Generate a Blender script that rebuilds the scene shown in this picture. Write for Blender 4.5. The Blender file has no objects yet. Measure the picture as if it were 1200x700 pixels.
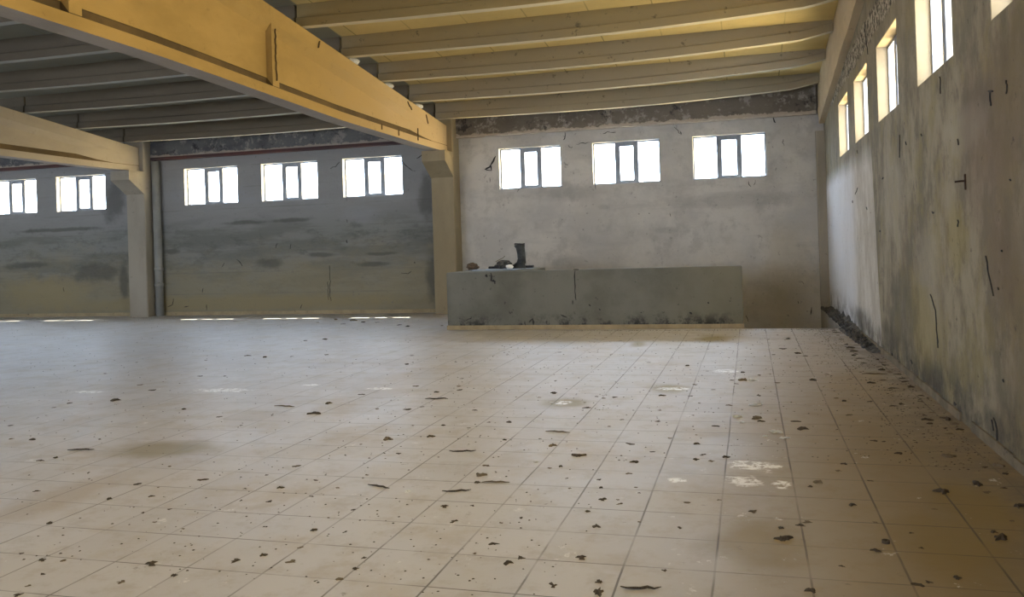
import bpy, bmesh, math, random
from mathutils import Vector, Matrix, Euler, noise
# measured world coordinates (metres)
OX, OY = -.1913, 3.8612
FLOOR_STAINS=[[-4.37, 5.58, 0.5, 0.32, 'ochre'], [-1.68, 7.74, 0.26, 0.29, 'ochre'], [-0.8, 8.61, 0.25, 0.3, 'ochre'], [-1.59, 12.34, 0.15, 0.42, 'ochre'], [-0.57, 13.1, 0.31, 0.57, 'ochre'], [-4.15, 4.3, 0.24, 0.72, 'ochre2'], [1.03, 9.17, 0.4, 1.06, 'ochre2'], [0.87, 4.39, 0.3, 0.53, 'ochre3'], [0.0, 4.23, 0.27, 0.52, 'ochre3'], [1.1, 5.02, 0.23, 0.61, 'ochre3']]
WHITE_STAINS=[[-5.57, 8.13, 0.32, 0.13, 'w'], [-7.12, 7.89, 0.19, 0.08, 'w'], [-1.71, 7.75, 0.07, 0.11, 'w'], [-0.77, 8.6, 0.19, 0.1, 'w'], [-0.48, 5.31, 0.06, 0.06, 'w'], [-0.07, 5.35, 0.11, 0.11, 'w'], [0.14, 5.31, 0.05, 0.09, 'w'], [-0.02, 5.72, 0.15, 0.13, 'w'], [-3.82, 8.38, 0.15, 0.08, 'w'], [-4.71, 8.54, 0.1, 0.08, 'w'], [-0.3, 9.83, 0.14, 0.13, 'w'], [0.13, 5.71, 0.03, 0.05, 'w']]
BACK_STAINS=[[-16.4, 1.15, 1.0, 0.29, 'd'], [-15.76, 2.99, 0.42, 0.66, 'd'], [-18.64, 1.38, 0.84, 0.11, 'd'], [-17.5, 2.29, 1.61, 0.06, 'd'], [-15.53, 0.83, 0.16, 0.71, 'd'], [-14.06, 1.62, 0.28, 0.09, 'd'], [-11.93, 2.27, 0.76, 0.06, 'd'], [-10.64, 2.28, 0.6, 0.06, 'd'], [-9.89, 1.42, 0.43, 0.07, 'd'], [-8.55, 1.16, 0.49, 0.07, 'd'], [-8.36, 1.4, 0.48, 0.05, 'd'], [-7.14, 2.68, 0.27, 0.61, 'd'], [-11.27, 1.27, 0.41, 0.16, 'd'], [-7.08, 0.8, 0.19, 0.71, 'd'], [-12.94, 3.02, 1.35, 0.27, 'b'], [-11.86, 2.81, 0.36, 0.1, 'b'], [-8.84, 2.35, 0.61, 0.22, 'b'], [-12.74, 0.29, 6.3, 0.22, 'y'], [-17.97, 0.65, 1.52, 0.51, 'y'], [-3.04, 2.27, 0.14, 0.07, 'g'], [-3.74, 2.63, 0.96, 0.19, 'g'], [-0.37, 2.29, 1.83, 0.18, 'g'], [0.78, 0.92, 0.59, 1.23, 'y2'], [0.51, 0.09, 0.85, 0.48, 'y2'], [-1.67, 1.71, 0.32, 0.09, 'g'], [-3.89, 1.07, 0.48, 0.15, 'g']]
RIGHT_STAINS=[[10.25, 1.83, 0.93, 0.61, 'l'], [8.42, 0.98, 0.7, 0.66, 'l'], [7.29, 1.41, 0.41, 0.33, 'y'], [8.8, 0.6, 0.85, 0.49, 'y'], [9.85, 0.64, 0.94, 0.6, 'd'], [10.78, 0.27, 0.61, 0.25, 'd2'], [8.17, 0.15, 0.49, 0.23, 'd2'], [6.49, 2.34, 0.61, 0.17, 'd'], [6.16, 1.96, 0.7, 0.27, 'br'], [6.06, 1.19, 0.48, 0.43, 'br'], [6.93, 2.19, 0.77, 0.22, 'l'], [6.33, 0.16, 0.37, 0.12, 'd2'], [16.3, 1.55, 1.14, 1.06, 'w'], [13.34, 0.23, 1.01, 0.2, 'd2']]
BACK_MARKS=[[[[-5.733, 18.595, 3.233], [-5.63, 18.595, 3.285], [-5.546, 18.595, 3.377], [-5.461, 18.595, 3.527]], 0.0396], [[[-5.732, 18.595, 3.252], [-5.572, 18.595, 3.205]], 0.036], [[[-5.588, 18.595, 3.341], [-5.572, 18.595, 3.205]], 0.036], [[[-5.618, 18.595, 3.052], [-5.621, 18.595, 2.936]], 0.012599999999999998], [[[-3.851, 18.595, 3.961], [-3.855, 18.595, 3.829], [-3.895, 18.595, 3.794]], 0.0234], [[[-3.61, 18.595, 3.681], [-3.457, 18.595, 3.691], [-3.286, 18.595, 3.699]], 0.0162], [[[-3.783, 18.595, 3.673], [-3.727, 18.595, 3.613], [-3.689, 18.595, 3.63]], 0.0162], [[[-3.016, 18.595, 3.868], [-2.902, 18.595, 3.898], [-2.716, 18.595, 3.886]], 0.0162], [[[-1.469, 18.595, 3.912], [-1.382, 18.595, 3.833], [-1.348, 18.595, 3.758]], 0.018], [[[-1.347, 18.595, 3.813], [-1.331, 18.595, 3.739]], 0.025199999999999997], [[[0.561, 18.595, 4.04], [0.573, 18.595, 3.897], [0.606, 18.595, 3.86]], 0.026999999999999996], [[[0.441, 18.595, 4.013], [0.644, 18.595, 4.016]], 0.026999999999999996], [[[0.747, 18.595, 3.514], [0.728, 18.595, 3.445], [0.759, 18.595, 3.372]], 0.0144], [[[0.023, 18.595, 2.686], [0.038, 18.595, 2.614], [0.071, 18.595, 2.559]], 0.0144], [[[0.161, 18.595, 2.697], [0.159, 18.595, 2.625], [0.123, 18.595, 2.592]], 0.0144], [[[-1.618, 18.595, 2.075], [-1.602, 18.595, 2.001]], 0.0144], [[[-2.071, 18.595, 2.094], [-2.054, 18.595, 2.074]], 0.018], [[[-5.046, 18.595, 2.754], [-4.905, 18.595, 2.785], [-4.988, 18.595, 2.693]], 0.0144], [[[-4.432, 18.595, 2.8], [-4.375, 18.595, 2.759]], 0.018], [[[-3.221, 18.595, 2.796], [-3.206, 18.595, 2.664]], 0.0162], [[[-5.382, 18.595, 2.847], [-5.386, 18.595, 2.751]], 0.018], [[[-9.694, 18.595, 1.161], [-9.685, 18.595, 0.773], [-9.718, 18.595, 0.467], [-9.678, 18.595, 0.303]], 0.0144], [[[-9.752, 18.595, 0.774], [-9.745, 18.595, 0.324]], 0.009], [[[-9.226, 18.595, 1.758], [-9.206, 18.595, 1.677]], 0.0324], [[[-9.209, 18.595, 2.245], [-9.189, 18.595, 2.163]], 0.012599999999999998], [[[-9.592, 18.595, 3.464], [-9.456, 18.595, 3.518], [-9.341, 18.595, 3.613]], 0.0162], [[[-7.766, 18.595, 3.563], [-7.643, 18.595, 3.417], [-7.497, 18.595, 3.309]], 0.018], [[[-7.382, 18.595, 3.581], [-7.252, 18.595, 3.652], [-7.186, 18.595, 3.728]], 0.025199999999999997], [[[-7.497, 18.595, 3.309], [-7.413, 18.595, 3.285]], 0.0144], [[[-12.223, 18.595, 1.372], [-12.13, 18.595, 1.285], [-12.061, 18.595, 1.199]], 0.021599999999999998], [[[-12.64, 18.595, 1.192], [-12.563, 18.595, 1.296]], 0.012599999999999998], [[[-13.196, 18.595, 0.672], [-13.225, 18.595, 0.565]], 0.018], [[[-14.26, 18.595, 0.214], [-14.106, 18.595, 0.277], [-14.076, 18.595, 0.428]], 0.018], [[[-10.503, 18.595, 0.128], [-10.454, 18.595, 0.231]], 0.018], [[[-13.758, 18.595, 0.208], [-13.633, 18.595, 0.228]], 0.021599999999999998], [[[-13.112, 18.595, 0.265], [-13.118, 18.595, 0.115]], 0.021599999999999998], [[[-17.444, 18.595, 0.769], [-17.42, 18.595, 0.657]], 0.012599999999999998], [[[-11.073, 18.595, 1.736], [-11.124, 18.595, 1.613]], 0.018], [[[-10.702, 18.595, 1.703], [-10.73, 18.595, 1.58]], 0.0162], [[[-7.855, 18.595, 0.936], [-7.684, 18.595, 0.912], [-7.597, 18.595, 0.97]], 0.012599999999999998], [[[-7.505, 18.595, 1.186], [-7.506, 18.595, 1.146]], 0.021599999999999998], [[[-6.367, 18.595, 3.248], [-6.387, 18.595, 2.036]], 0.0144], [[[0.957, 18.595, 0.561], [1.024, 18.595, 0.542], [1.056, 18.595, 0.506]], 0.009], [[[0.928, 18.595, 0.157], [0.943, 18.595, 0.104]], 0.018], [[[1.191, 18.595, 0.031], [1.169, 18.595, -0.127]], 0.025199999999999997], [[[-0.117, 18.595, -0.133], [-0.069, 18.595, -0.258]], 0.025199999999999997]]
RIGHT_MARKS=[[[[1.535, 6.193, 2.369], [1.535, 6.2, 2.315], [1.535, 6.184, 2.273]], 0.012], [[[1.535, 6.233, 2.376], [1.535, 6.134, 2.359]], 0.019200000000000002], [[[1.535, 7.663, 2.733], [1.535, 7.639, 2.68], [1.535, 7.652, 2.592]], 0.012], [[[1.535, 5.828, 2.376], [1.535, 5.814, 2.342], [1.535, 5.838, 2.294]], 0.0072], [[[1.535, 11.999, 4.24], [1.535, 11.902, 3.952], [1.535, 11.781, 3.772]], 0.019200000000000002], [[[1.535, 8.142, 1.649], [1.535, 8.072, 1.64]], 0.018000000000000002], [[[1.535, 7.206, 1.555], [1.535, 7.183, 1.528], [1.535, 7.214, 1.503]], 0.012], [[[1.535, 5.826, 1.773], [1.535, 5.809, 1.762]], 0.0144], [[[1.535, 6.06, 1.335], [1.535, 6.042, 1.329]], 0.0144], [[[1.535, 6.431, 1.295], [1.535, 6.381, 1.182], [1.535, 6.274, 1.034]], 0.0108], [[[1.535, 6.166, 1.096], [1.535, 6.148, 1.081]], 0.0144], [[[1.535, 12.427, 1.843], [1.535, 12.35, 1.805]], 0.024], [[[1.535, 13.287, 2.158], [1.535, 13.621, 2.076]], 0.012], [[[1.535, 13.968, 2.003], [1.535, 13.979, 1.964]], 0.012], [[[1.535, 13.243, 2.697], [1.535, 13.158, 2.64]], 0.012], [[[1.535, 11.245, 1.519], [1.535, 11.25, 1.498]], 0.012], [[[1.535, 10.972, 2.124], [1.535, 10.836, 2.135]], 0.012], [[[1.535, 8.333, 0.919], [1.535, 8.137, 0.783], [1.535, 8.081, 0.472]], 0.013200000000000002], [[[1.535, 8.102, 0.557], [1.535, 8.074, 0.517]], 0.0216], [[[1.535, 10.629, 0.102], [1.535, 10.588, 0.01]], 0.0216], [[[1.535, 9.427, 0.186], [1.535, 9.337, 0.164]], 0.024], [[[1.535, 7.528, 0.103], [1.535, 7.47, 0.1]], 0.024], [[[1.535, 6.373, 0.212], [1.535, 6.3, 0.142], [1.535, 6.311, 0.049]], 0.019200000000000002], [[[1.535, 6.418, 0.191], [1.535, 6.384, 0.124]], 0.019200000000000002], [[[1.535, 6.119, 0.503], [1.535, 6.101, 0.495]], 0.0144], [[[1.535, 9.31, 2.386], [1.535, 9.269, 2.348]], 0.0108], [[[1.535, 8.517, 2.369], [1.535, 8.481, 2.349]], 0.012], [[[1.535, 7.12, 2.164], [1.535, 7.1, 2.116]], 0.012], [[[1.535, 9.642, 2.494], [1.535, 9.688, 2.259]], 0.009600000000000001]]
PARAPET_MARKS=[[[[-2.92, 14.595, 1.019], [-2.928, 14.595, 0.753], [-2.921, 14.595, 0.501]], 0.012], [[[-4.546, 14.595, 0.981], [-4.516, 14.595, 0.934]], 0.03], [[[-4.449, 14.595, 1.009], [-4.438, 14.595, 0.887], [-4.359, 14.595, 0.855]], 0.024], [[[-4.483, 14.595, 0.964], [-4.372, 14.595, 0.946]], 0.015], [[[-4.406, 14.595, 0.886], [-4.377, 14.595, 0.81]], 0.020999999999999998], [[[-4.942, 14.595, 0.162], [-4.86, 14.595, 0.207], [-4.843, 14.595, 0.238]], 0.012], [[[-3.773, 14.595, 0.123], [-3.709, 14.595, 0.182], [-3.697, 14.595, 0.077]], 0.024], [[[-3.85, 14.595, 0.139], [-3.836, 14.595, 0.078]], 0.015], [[[-2.981, 14.595, 0.502], [-2.984, 14.595, 0.428]], 0.0195], [[[-3.201, 14.595, 0.253], [-3.097, 14.595, 0.207]], 0.0195], [[[-3.449, 14.595, 0.151], [-3.451, 14.595, 0.091]], 0.015], [[[-2.699, 14.595, 0.425], [-2.67, 14.595, 0.395]], 0.015], [[[-2.523, 14.595, 0.349], [-2.509, 14.595, 0.319]], 0.015], [[[-1.809, 14.595, 0.283], [-1.795, 14.595, 0.268]], 0.020999999999999998], [[[-0.701, 14.595, 0.428], [-0.674, 14.595, 0.413]], 0.0225], [[[-0.999, 14.595, 0.274], [-0.957, 14.595, 0.246]], 0.0225], [[[-2.949, 14.595, 1.034], [-2.859, 14.595, 1.032]], 0.018]]
DEBRIS=[[-6.364, 7.44, 3], [-6.818, 8.377, 2], [-6.403, 8.062, 2], [-7.998, 9.19, 1], [-9.071, 9.834, 1], [-6.756, 7.234, 2], [-6.735, 7.006, 1], [-6.476, 7.215, 1], [-5.736, 5.734, 2], [-5.931, 5.725, 1], [-6.422, 6.189, 1], [-5.143, 5.811, 1], [-8.358, 10.205, 1], [-4.244, 6.45, 1], [-4.683, 6.767, 2], [-5.266, 7.07, 2], [-7.064, 10.973, 2], [-7.416, 10.458, 1], [-6.51, 9.069, 1], [-6.178, 9.09, 1], [-8.806, 16.3, 2], [-8.681, 16.886, 2], [-7.987, 15.865, 2], [-8.145, 16.638, 3], [-7.718, 16.217, 2], [-7.411, 16.193, 2], [-6.668, 15.597, 2], [-6.33, 15.235, 2], [-5.684, 15.363, 2], [-7.199, 12.882, 2], [-6.935, 13.069, 2], [-5.869, 11.096, 2], [-6.314, 10.898, 1], [-6.676, 10.796, 2], [-4.541, 11.035, 1], [-4.28, 10.205, 2], [-4.25, 10.364, 1], [-3.687, 10.426, 1], [-3.536, 10.392, 1], [-3.197, 11.157, 1], [-3.151, 9.093, 1], [-3.479, 8.546, 2], [-3.123, 8.205, 2], [-2.912, 8.351, 2], [-3.01, 8.583, 2], [-2.974, 7.831, 4], [-3.85, 8.016, 2], [-4.317, 7.297, 4], [-3.969, 7.508, 2], [-3.849, 7.015, 3], [-3.059, 7.301, 2], [-2.969, 7.435, 1], [-3.359, 7.29, 2], [-2.737, 6.125, 3], [-2.441, 6.252, 2], [-2.737, 6.63, 1], [-1.98, 6.873, 2], [-1.829, 6.215, 2], [-2.141, 6.837, 1], [-2.239, 6.59, 1], [-2.877, 5.934, 1], [-3.359, 6.029, 1], [-4.213, 6.897, 1], [-2.477, 6.661, 2], [-2.415, 7.328, 2], [-2.204, 13.289, 1], [-2.538, 11.442, 1], [-1.226, 10.482, 1], [-1.335, 10.044, 1], [-0.748, 10.211, 2], [-2.058, 9.019, 1], [-1.994, 8.015, 1], [-1.906, 8.26, 2], [-1.503, 7.793, 1], [-1.445, 7.549, 2], [-1.446, 8.111, 1], [-1.37, 8.026, 2], [-1.277, 8.08, 2], [-0.849, 8.211, 2], [-0.58, 8.876, 2], [-0.579, 8.212, 1], [-0.798, 7.499, 1], [-0.762, 7.032, 1], [-1.059, 7.067, 1], [-1.122, 6.79, 1], [-1.572, 6.291, 1], [-1.427, 6.088, 3], [-1.482, 6.526, 4], [-0.887, 6.214, 2], [-0.616, 6.43, 1], [-0.405, 6.279, 2], [-0.29, 6.906, 2], [-0.428, 6.569, 1], [-0.496, 7.307, 1], [0.047, 8.291, 2], [0.009, 7.24, 3], [0.041, 7.125, 2], [-0.212, 7.796, 2], [-0.096, 9.183, 3], [-0.108, 9.714, 2], [0.061, 9.54, 2], [-0.22, 9.175, 2], [-0.178, 8.959, 1], [-0.382, 8.585, 1], [-0.482, 7.872, 1], [0.503, 13.004, 2], [0.39, 11.848, 2], [0.255, 11.237, 1], [0.547, 11.368, 2], [0.624, 11.123, 2], [0.756, 11.167, 1], [0.576, 9.23, 3], [0.749, 9.642, 1], [0.225, 9.042, 2], [0.35, 6.875, 3], [0.321, 7.158, 2], [0.712, 8.219, 2], [0.77, 8.076, 2], [0.973, 8.075, 2], [0.74, 7.461, 2], [1.111, 9.107, 2], [1.26, 9.277, 2], [1.224, 9.67, 4], [1.18, 11.177, 2], [1.157, 10.755, 2], [1.216, 10.506, 2], [1.346, 11.594, 2], [1.45, 12.933, 2], [1.107, 9.813, 1], [0.946, 9.338, 1], [1.45, 9.685, 2], [1.45, 9.402, 2], [1.442, 8.879, 2], [1.449, 8.416, 2], [1.399, 8.116, 2], [1.213, 7.978, 2], [1.143, 7.893, 2], [1.391, 7.621, 2], [1.316, 7.507, 1], [1.45, 7.372, 3], [1.45, 7.178, 3], [1.285, 7.173, 2], [1.367, 7.029, 2], [1.211, 7.04, 1], [1.45, 6.984, 2], [1.049, 6.757, 1], [0.807, 6.533, 2], [0.872, 6.515, 1], [1.008, 6.533, 1], [1.082, 6.517, 1], [1.177, 6.801, 1], [-4.993, 5.452, 4], [-5.047, 5.128, 2], [-5.003, 5.21, 2], [-4.414, 4.434, 1], [-3.854, 4.679, 2], [-3.666, 4.64, 1], [-3.576, 4.458, 2], [-3.399, 4.164, 1], [-3.798, 4.367, 2], [-3.81, 3.909, 2], [-3.208, 4.021, 1], [-3.283, 4.248, 1], [-3.49, 4.837, 2], [-3.945, 5.119, 2], [-3.079, 4.704, 1], [-2.957, 4.47, 1], [-2.973, 3.953, 1], [-3.228, 3.26, 1], [-3.17, 3.128, 1], [-3.132, 3.03, 2], [-3.374, 3.409, 2], [-3.261, 3.425, 2], [-3.558, 3.47, 1], [-2.794, 3.472, 2], [-2.776, 3.248, 2], [-2.407, 3.578, 2], [-2.581, 3.362, 2], [-3.125, 5.019, 1], [-3.037, 5.253, 2], [-2.868, 4.757, 2], [-2.774, 4.484, 2], [-2.57, 4.621, 1], [-2.5, 4.816, 1], [-2.733, 4.955, 1], [-2.453, 5.122, 1], [-2.251, 4.874, 4], [-2.2, 4.415, 1], [-2.275, 4.263, 1], [-2.254, 4.052, 2], [-2.074, 4.057, 1], [-2.19, 3.805, 1], [-2.319, 3.674, 2], [-2.13, 3.618, 2], [-1.815, 3.733, 1], [-1.792, 3.594, 2], [-1.806, 3.469, 2], [-2.47, 5.697, 2], [-2.028, 5.822, 4], [-1.739, 5.468, 2], [-1.704, 5.215, 3], [-1.669, 5.061, 2], [-1.558, 5.079, 4], [-1.74, 4.863, 4], [-1.707, 4.562, 2], [-1.553, 4.603, 1], [-1.566, 4.327, 2], [-1.311, 4.342, 1], [-1.253, 4.03, 2], [-1.311, 3.883, 1], [-1.115, 3.796, 2], [-1.179, 5.805, 3], [-1.306, 5.466, 2], [-1.24, 5.519, 2], [-1.145, 5.241, 1], [-1.083, 5.032, 1], [-0.775, 5.699, 2], [-0.78, 5.418, 2], [-0.938, 5.243, 1], [-0.896, 5.071, 2], [-0.697, 5.111, 1], [-0.663, 5.001, 1], [-0.851, 4.834, 2], [-0.766, 4.848, 1], [-0.744, 4.77, 1], [-0.891, 4.605, 2], [-0.802, 4.375, 2], [-1.23, 4.443, 1], [-0.799, 3.92, 2], [-1.078, 3.869, 2], [-0.852, 3.574, 2], [-0.667, 3.647, 2], [-0.654, 3.539, 3], [-0.486, 3.617, 4], [-0.41, 3.834, 1], [-0.382, 4.422, 1], [-0.38, 4.855, 2], [-0.39, 5.823, 2], [-0.345, 5.971, 2], [-0.29, 5.803, 2], [-0.2, 5.92, 2], [-0.209, 4.94, 1], [-0.023, 4.752, 2], [-0.697, 5.995, 1], [-0.599, 4.48, 1], [1.207, 6.143, 3], [0.918, 6.172, 2], [0.487, 5.671, 2], [0.356, 5.388, 3], [0.301, 5.279, 2], [0.545, 5.847, 2], [0.644, 5.461, 1], [1.006, 5.287, 3], [1.36, 5.883, 2], [1.438, 5.936, 3], [1.44, 5.735, 2], [1.228, 5.479, 3], [1.231, 5.323, 2], [1.348, 5.427, 1], [1.322, 5.068, 3], [1.228, 4.81, 2], [1.099, 4.618, 2], [1.111, 4.534, 3], [0.899, 4.952, 1], [0.495, 4.961, 2], [0.247, 4.62, 2], [0.203, 4.564, 2], [0.112, 4.502, 2], [0.118, 4.338, 3], [0.726, 4.329, 1], [0.514, 4.257, 2], [0.573, 4.676, 1], [0.353, 4.028, 1], [0.799, 3.979, 2], [0.681, 3.91, 1], [0.637, 3.874, 2], [0.202, 3.723, 2], [0.715, 4.537, 1]]
PAPER=[[-0.011, 9.189, 0.082], [0.013, 7.818, 0.07], [-0.14, 7.276, 0.065], [-0.1, 7.042, 0.035], [0.147, 6.729, 0.074], [0.07, 6.575, 0.026], [0.195, 6.535, 0.039], [0.222, 6.538, 0.02], [-2.027, 4.799, 0.031], [0.102, 5.718, 0.028], [-1.432, 5.603, 0.023]]
MISC={'lump': [-5.303, 15.682, 1.04], 'hook': [1.54, 6.924, 1.835], 'nut': [0.595, 4.334, 0.0]}
CAM_R=[0.963264, 0.26668, -0.031695]
CAM_U=[0.031266, 0.005853, 0.999494]
CAM_F=[-0.26673, 0.963767, 0.0027]
WORLD = 19.6
SKY_COOL = (.72, .86, 1.12); SKY_WARM = (1.0, .87, .64)
GND_COOL = (.20, .24, .29); GND_WARM = (1.75, 1.27, .62)
REAR = (.60, .63, .70)
SUN = 16; SUN_DIR = (.64, -1.33, -3.1)
EXPO = 0.4
SC = bpy.context.scene
COL = SC.collection
random.seed(11)
PI = math.pi

# ---------------------------------------------------------------- node helpers
class NT:
    def __init__(s, name):
        s.m = bpy.data.materials.new(name); s.m.use_nodes = True
        s.t = s.m.node_tree; s.t.nodes.clear()
        s.out = s.t.nodes.new('ShaderNodeOutputMaterial')
    def n(s, typ, **kw):
        nd = s.t.nodes.new(typ)
        for k, v in kw.items(): setattr(nd, k, v)
        return nd
    def put(s, sock, v):
        if isinstance(v, bpy.types.NodeSocket): s.t.links.new(v, sock)
        elif v is not None:
            if hasattr(sock.default_value, '__len__') and not hasattr(v, '__len__'): v = [v]*len(sock.default_value)
            if hasattr(sock.default_value, '__len__') and len(sock.default_value) == 4 and len(v) == 3: v = list(v)+[1]
            sock.default_value = v
    def math(s, op, a, b=None, clamp=False):
        nd = s.n('ShaderNodeMath', operation=op, use_clamp=clamp); s.put(nd.inputs[0], a)
        if b is not None: s.put(nd.inputs[1], b)
        return nd.outputs[0]
    def vec(s, op, a, b=None):
        nd = s.n('ShaderNodeVectorMath', operation=op); s.put(nd.inputs[0], a)
        if b is not None: s.put(nd.inputs[1], b)
        return nd.outputs['Value'] if op in ('LENGTH', 'DOT_PRODUCT') else nd.outputs[0]
    def rng(s, v, a, b, c=0.0, d=1.0, smooth=True):
        nd = s.n('ShaderNodeMapRange', interpolation_type='SMOOTHSTEP' if smooth else 'LINEAR')
        s.put(nd.inputs[0], v); nd.inputs[1].default_value = a; nd.inputs[2].default_value = b
        nd.inputs[3].default_value = c; nd.inputs[4].default_value = d
        return nd.outputs[0]
    def mix(s, f, a, b, mode='MIX'):
        nd = s.n('ShaderNodeMix', data_type='RGBA', blend_type=mode)
        s.put(nd.inputs[0], f); s.put(nd.inputs[6], a); s.put(nd.inputs[7], b)
        return nd.outputs[2]
    def noise(s, vec, scale, detail=4, rough=.55, dist=0, color=False):
        nd = s.n('ShaderNodeTexNoise'); s.put(nd.inputs['Vector'], vec)
        nd.inputs['Scale'].default_value = scale; nd.inputs['Detail'].default_value = detail
        nd.inputs['Roughness'].default_value = rough; nd.inputs['Distortion'].default_value = dist
        return nd.outputs['Color'] if color else nd.outputs[0]
    def sep(s, v):
        nd = s.n('ShaderNodeSeparateXYZ'); s.put(nd.inputs[0], v); return nd.outputs
    def comb(s, x, y, z):
        nd = s.n('ShaderNodeCombineXYZ')
        s.put(nd.inputs[0], x); s.put(nd.inputs[1], y); s.put(nd.inputs[2], z); return nd.outputs[0]
    def pos(s): return s.n('ShaderNodeNewGeometry').outputs['Position']
    def objc(s): return s.n('ShaderNodeTexCoord').outputs['Object']
    def done(s, col, rough=.9, bump=None, bstr=.3, bdist=.01, metal=0, spec=.3):
        b = s.n('ShaderNodeBsdfPrincipled')
        s.put(b.inputs['Base Color'], col); s.put(b.inputs['Roughness'], rough)
        b.inputs['Metallic'].default_value = metal; b.inputs['Specular IOR Level'].default_value = spec
        if bump is not None:
            bm_ = s.n('ShaderNodeBump'); bm_.inputs['Strength'].default_value = bstr
            bm_.inputs['Distance'].default_value = bdist; s.put(bm_.inputs['Height'], bump)
            s.t.links.new(bm_.outputs[0], b.inputs['Normal'])
        s.t.links.new(b.outputs[0], s.out.inputs[0])
        return s.m
    def blob(s, uv, warp, cx, cy, rx, ry, soft=.55):
        # soft-edged patch with a ragged outline: uv and warp are vectors
        d = s.vec('SUBTRACT', uv, (cx, cy, 0)); d = s.vec('MULTIPLY', d, (1/rx, 1/ry, 0))
        d = s.vec('ADD', d, warp)
        return s.rng(s.vec('LENGTH', d), 1.15, 1.15-soft)
    def warp(s, vec, scale, amt):
        c = s.noise(vec, scale, 4, .6, color=True)
        c = s.vec('SUBTRACT', c, (.5, .5, .5)); return s.vec('MULTIPLY', c, (amt, amt, 0))

def simple(name, c1, c2=None, scale=6, rough=.85, metal=0, spec=.3, bump=.2, spots=None):
    t = NT(name); o = t.objc()
    c2 = c2 or tuple(x*.6 for x in c1)
    f = t.rng(t.noise(o, scale, 6, .6), .35, .7)
    c = t.mix(f, c1, c2)
    if spots: c = t.mix(t.rng(t.noise(o, scale*5, 3, .6), .62, .72), c, spots)
    return t.done(c, rough, t.noise(o, scale*6, 5, .6), bump, .01, metal, spec)

M = {}
def mat_floor():
    t = NT('floor_tiles'); p = t.pos(); x, y, z = t.sep(p)
    ww = t.warp(p, 1.3, .012)
    pw = t.vec('ADD', p, t.vec('MULTIPLY', ww, (1, 1, 0))); px_, py_, _ = t.sep(pw)
    u = t.math('DIVIDE', t.math('SUBTRACT', px_, OX), .4); v = t.math('DIVIDE', t.math('SUBTRACT', py_, OY), .4)
    def line(q, w):
        fr = t.math('ABSOLUTE', t.math('SUBTRACT', t.math('FRACT', q), .5))
        return t.rng(fr, .5-w, .5-w*.45)
    gx = line(u, .017); gy = line(v, .0145)
    fade = t.rng(t.noise(p, 1.1, 3, .6), .36, .6, .25, 1)
    fade2 = t.rng(t.noise(t.vec('ADD', p, (9, 4, 0)), .9, 4, .7), .38, .60, .3, 1)
    g = t.math('MAXIMUM', t.math('MULTIPLY', gx, fade), t.math('MULTIPLY', gy, fade2))
    g = t.math('MULTIPLY', g, t.rng(x, -7, -2.5, .45, 1))
    wn = t.n('ShaderNodeTexWhiteNoise', noise_dimensions='2D')
    cell = t.comb(t.math('FLOOR', u), t.math('FLOOR', v), 0); t.put(wn.inputs['Vector'], cell)
    base = t.mix(wn.outputs['Value'], (.505, .495, .50), (.565, .55, .55))
    base = t.mix(t.rng(t.noise(p, .55, 5, .6), .35, .7), base, (.56, .55, .55))
    base = t.mix(t.rng(t.noise(p, 4.5, 7, .75), .48, .66, 0, .5), base, (.40, .36, .31))
    base = t.mix(t.rng(t.noise(t.vec('ADD', p, (7, 1, 0)), 1.7, 6, .7), .50, .66, 0, .4), base, (.42, .36, .27))
    # browner and darker toward the right side, most along the wall
    base = t.mix(t.math('MULTIPLY', t.rng(x, -1.0, .9, 0, .85), t.rng(y, 11, 6, .35, 1)), base, (.235, .17, .065))
    base = t.mix(t.math('MULTIPLY', t.rng(x, .7, 1.5, 0, .7), t.rng(t.noise(p, 3, 5, .7), .3, .6)), base, (.16, .135, .10))
    w1 = t.warp(p, 2.2, 1.1)
    kinds = {'ochre': ((.285, .235, .115), .85), 'ochre2': ((.37, .29, .17), .5), 'ochre3': ((.24, .175, .05), .65)}
    for cx, cy, rx, ry, k in FLOOR_STAINS:
        c, a = kinds[k]
        base = t.mix(t.math('MULTIPLY', t.blob(p, w1, cx, cy, rx, ry, .8), a), base, c)
    w2 = t.warp(p, 9, 2.2)
    wn_ = t.rng(t.noise(p, 16, 4, .7), .44, .52)
    for cx, cy, rx, ry, k in WHITE_STAINS:
        base = t.mix(t.math('MULTIPLY', t.math('MULTIPLY', t.blob(p, w2, cx, cy, rx, max(ry, .06), .5), wn_), .95), base, (.93, .93, .92))
    fl = t.noise(t.vec('MULTIPLY', p, (1, .8, 1)), 4.2, 5, .8)
    base = t.mix(t.rng(fl, .63, .68, 0, .6), base, (.80, .79, .77))
    sp = t.noise(t.vec('ADD', p, (3, 7, 1)), 8, 5, .8)
    base = t.mix(t.rng(sp, .63, .69, 0, .6), base, (.17, .14, .11))
    base = t.mix(t.math('MULTIPLY', g, .85), base, (.085, .07, .055))
    rough = t.math('ADD', t.rng(t.noise(p, 1.4, 5, .6), .3, .7, .42, .54), t.rng(x, -.6, 1.0, 0, .3))
    h = t.math('SUBTRACT', t.noise(p, 30, 4, .6), t.math('MULTIPLY', g, 2))
    return t.done(base, rough, h, .12, .004, spec=.5)

def wall_base(t, uv, warpv, base, tone_patches, kinds):
    for cx, cy, rx, ry, k in tone_patches:
        c, a = kinds[k]
        base = t.mix(t.math('MULTIPLY', t.blob(uv, warpv, cx, cy, rx, max(ry, .05), .75), a), base, c)
    return base

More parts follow.
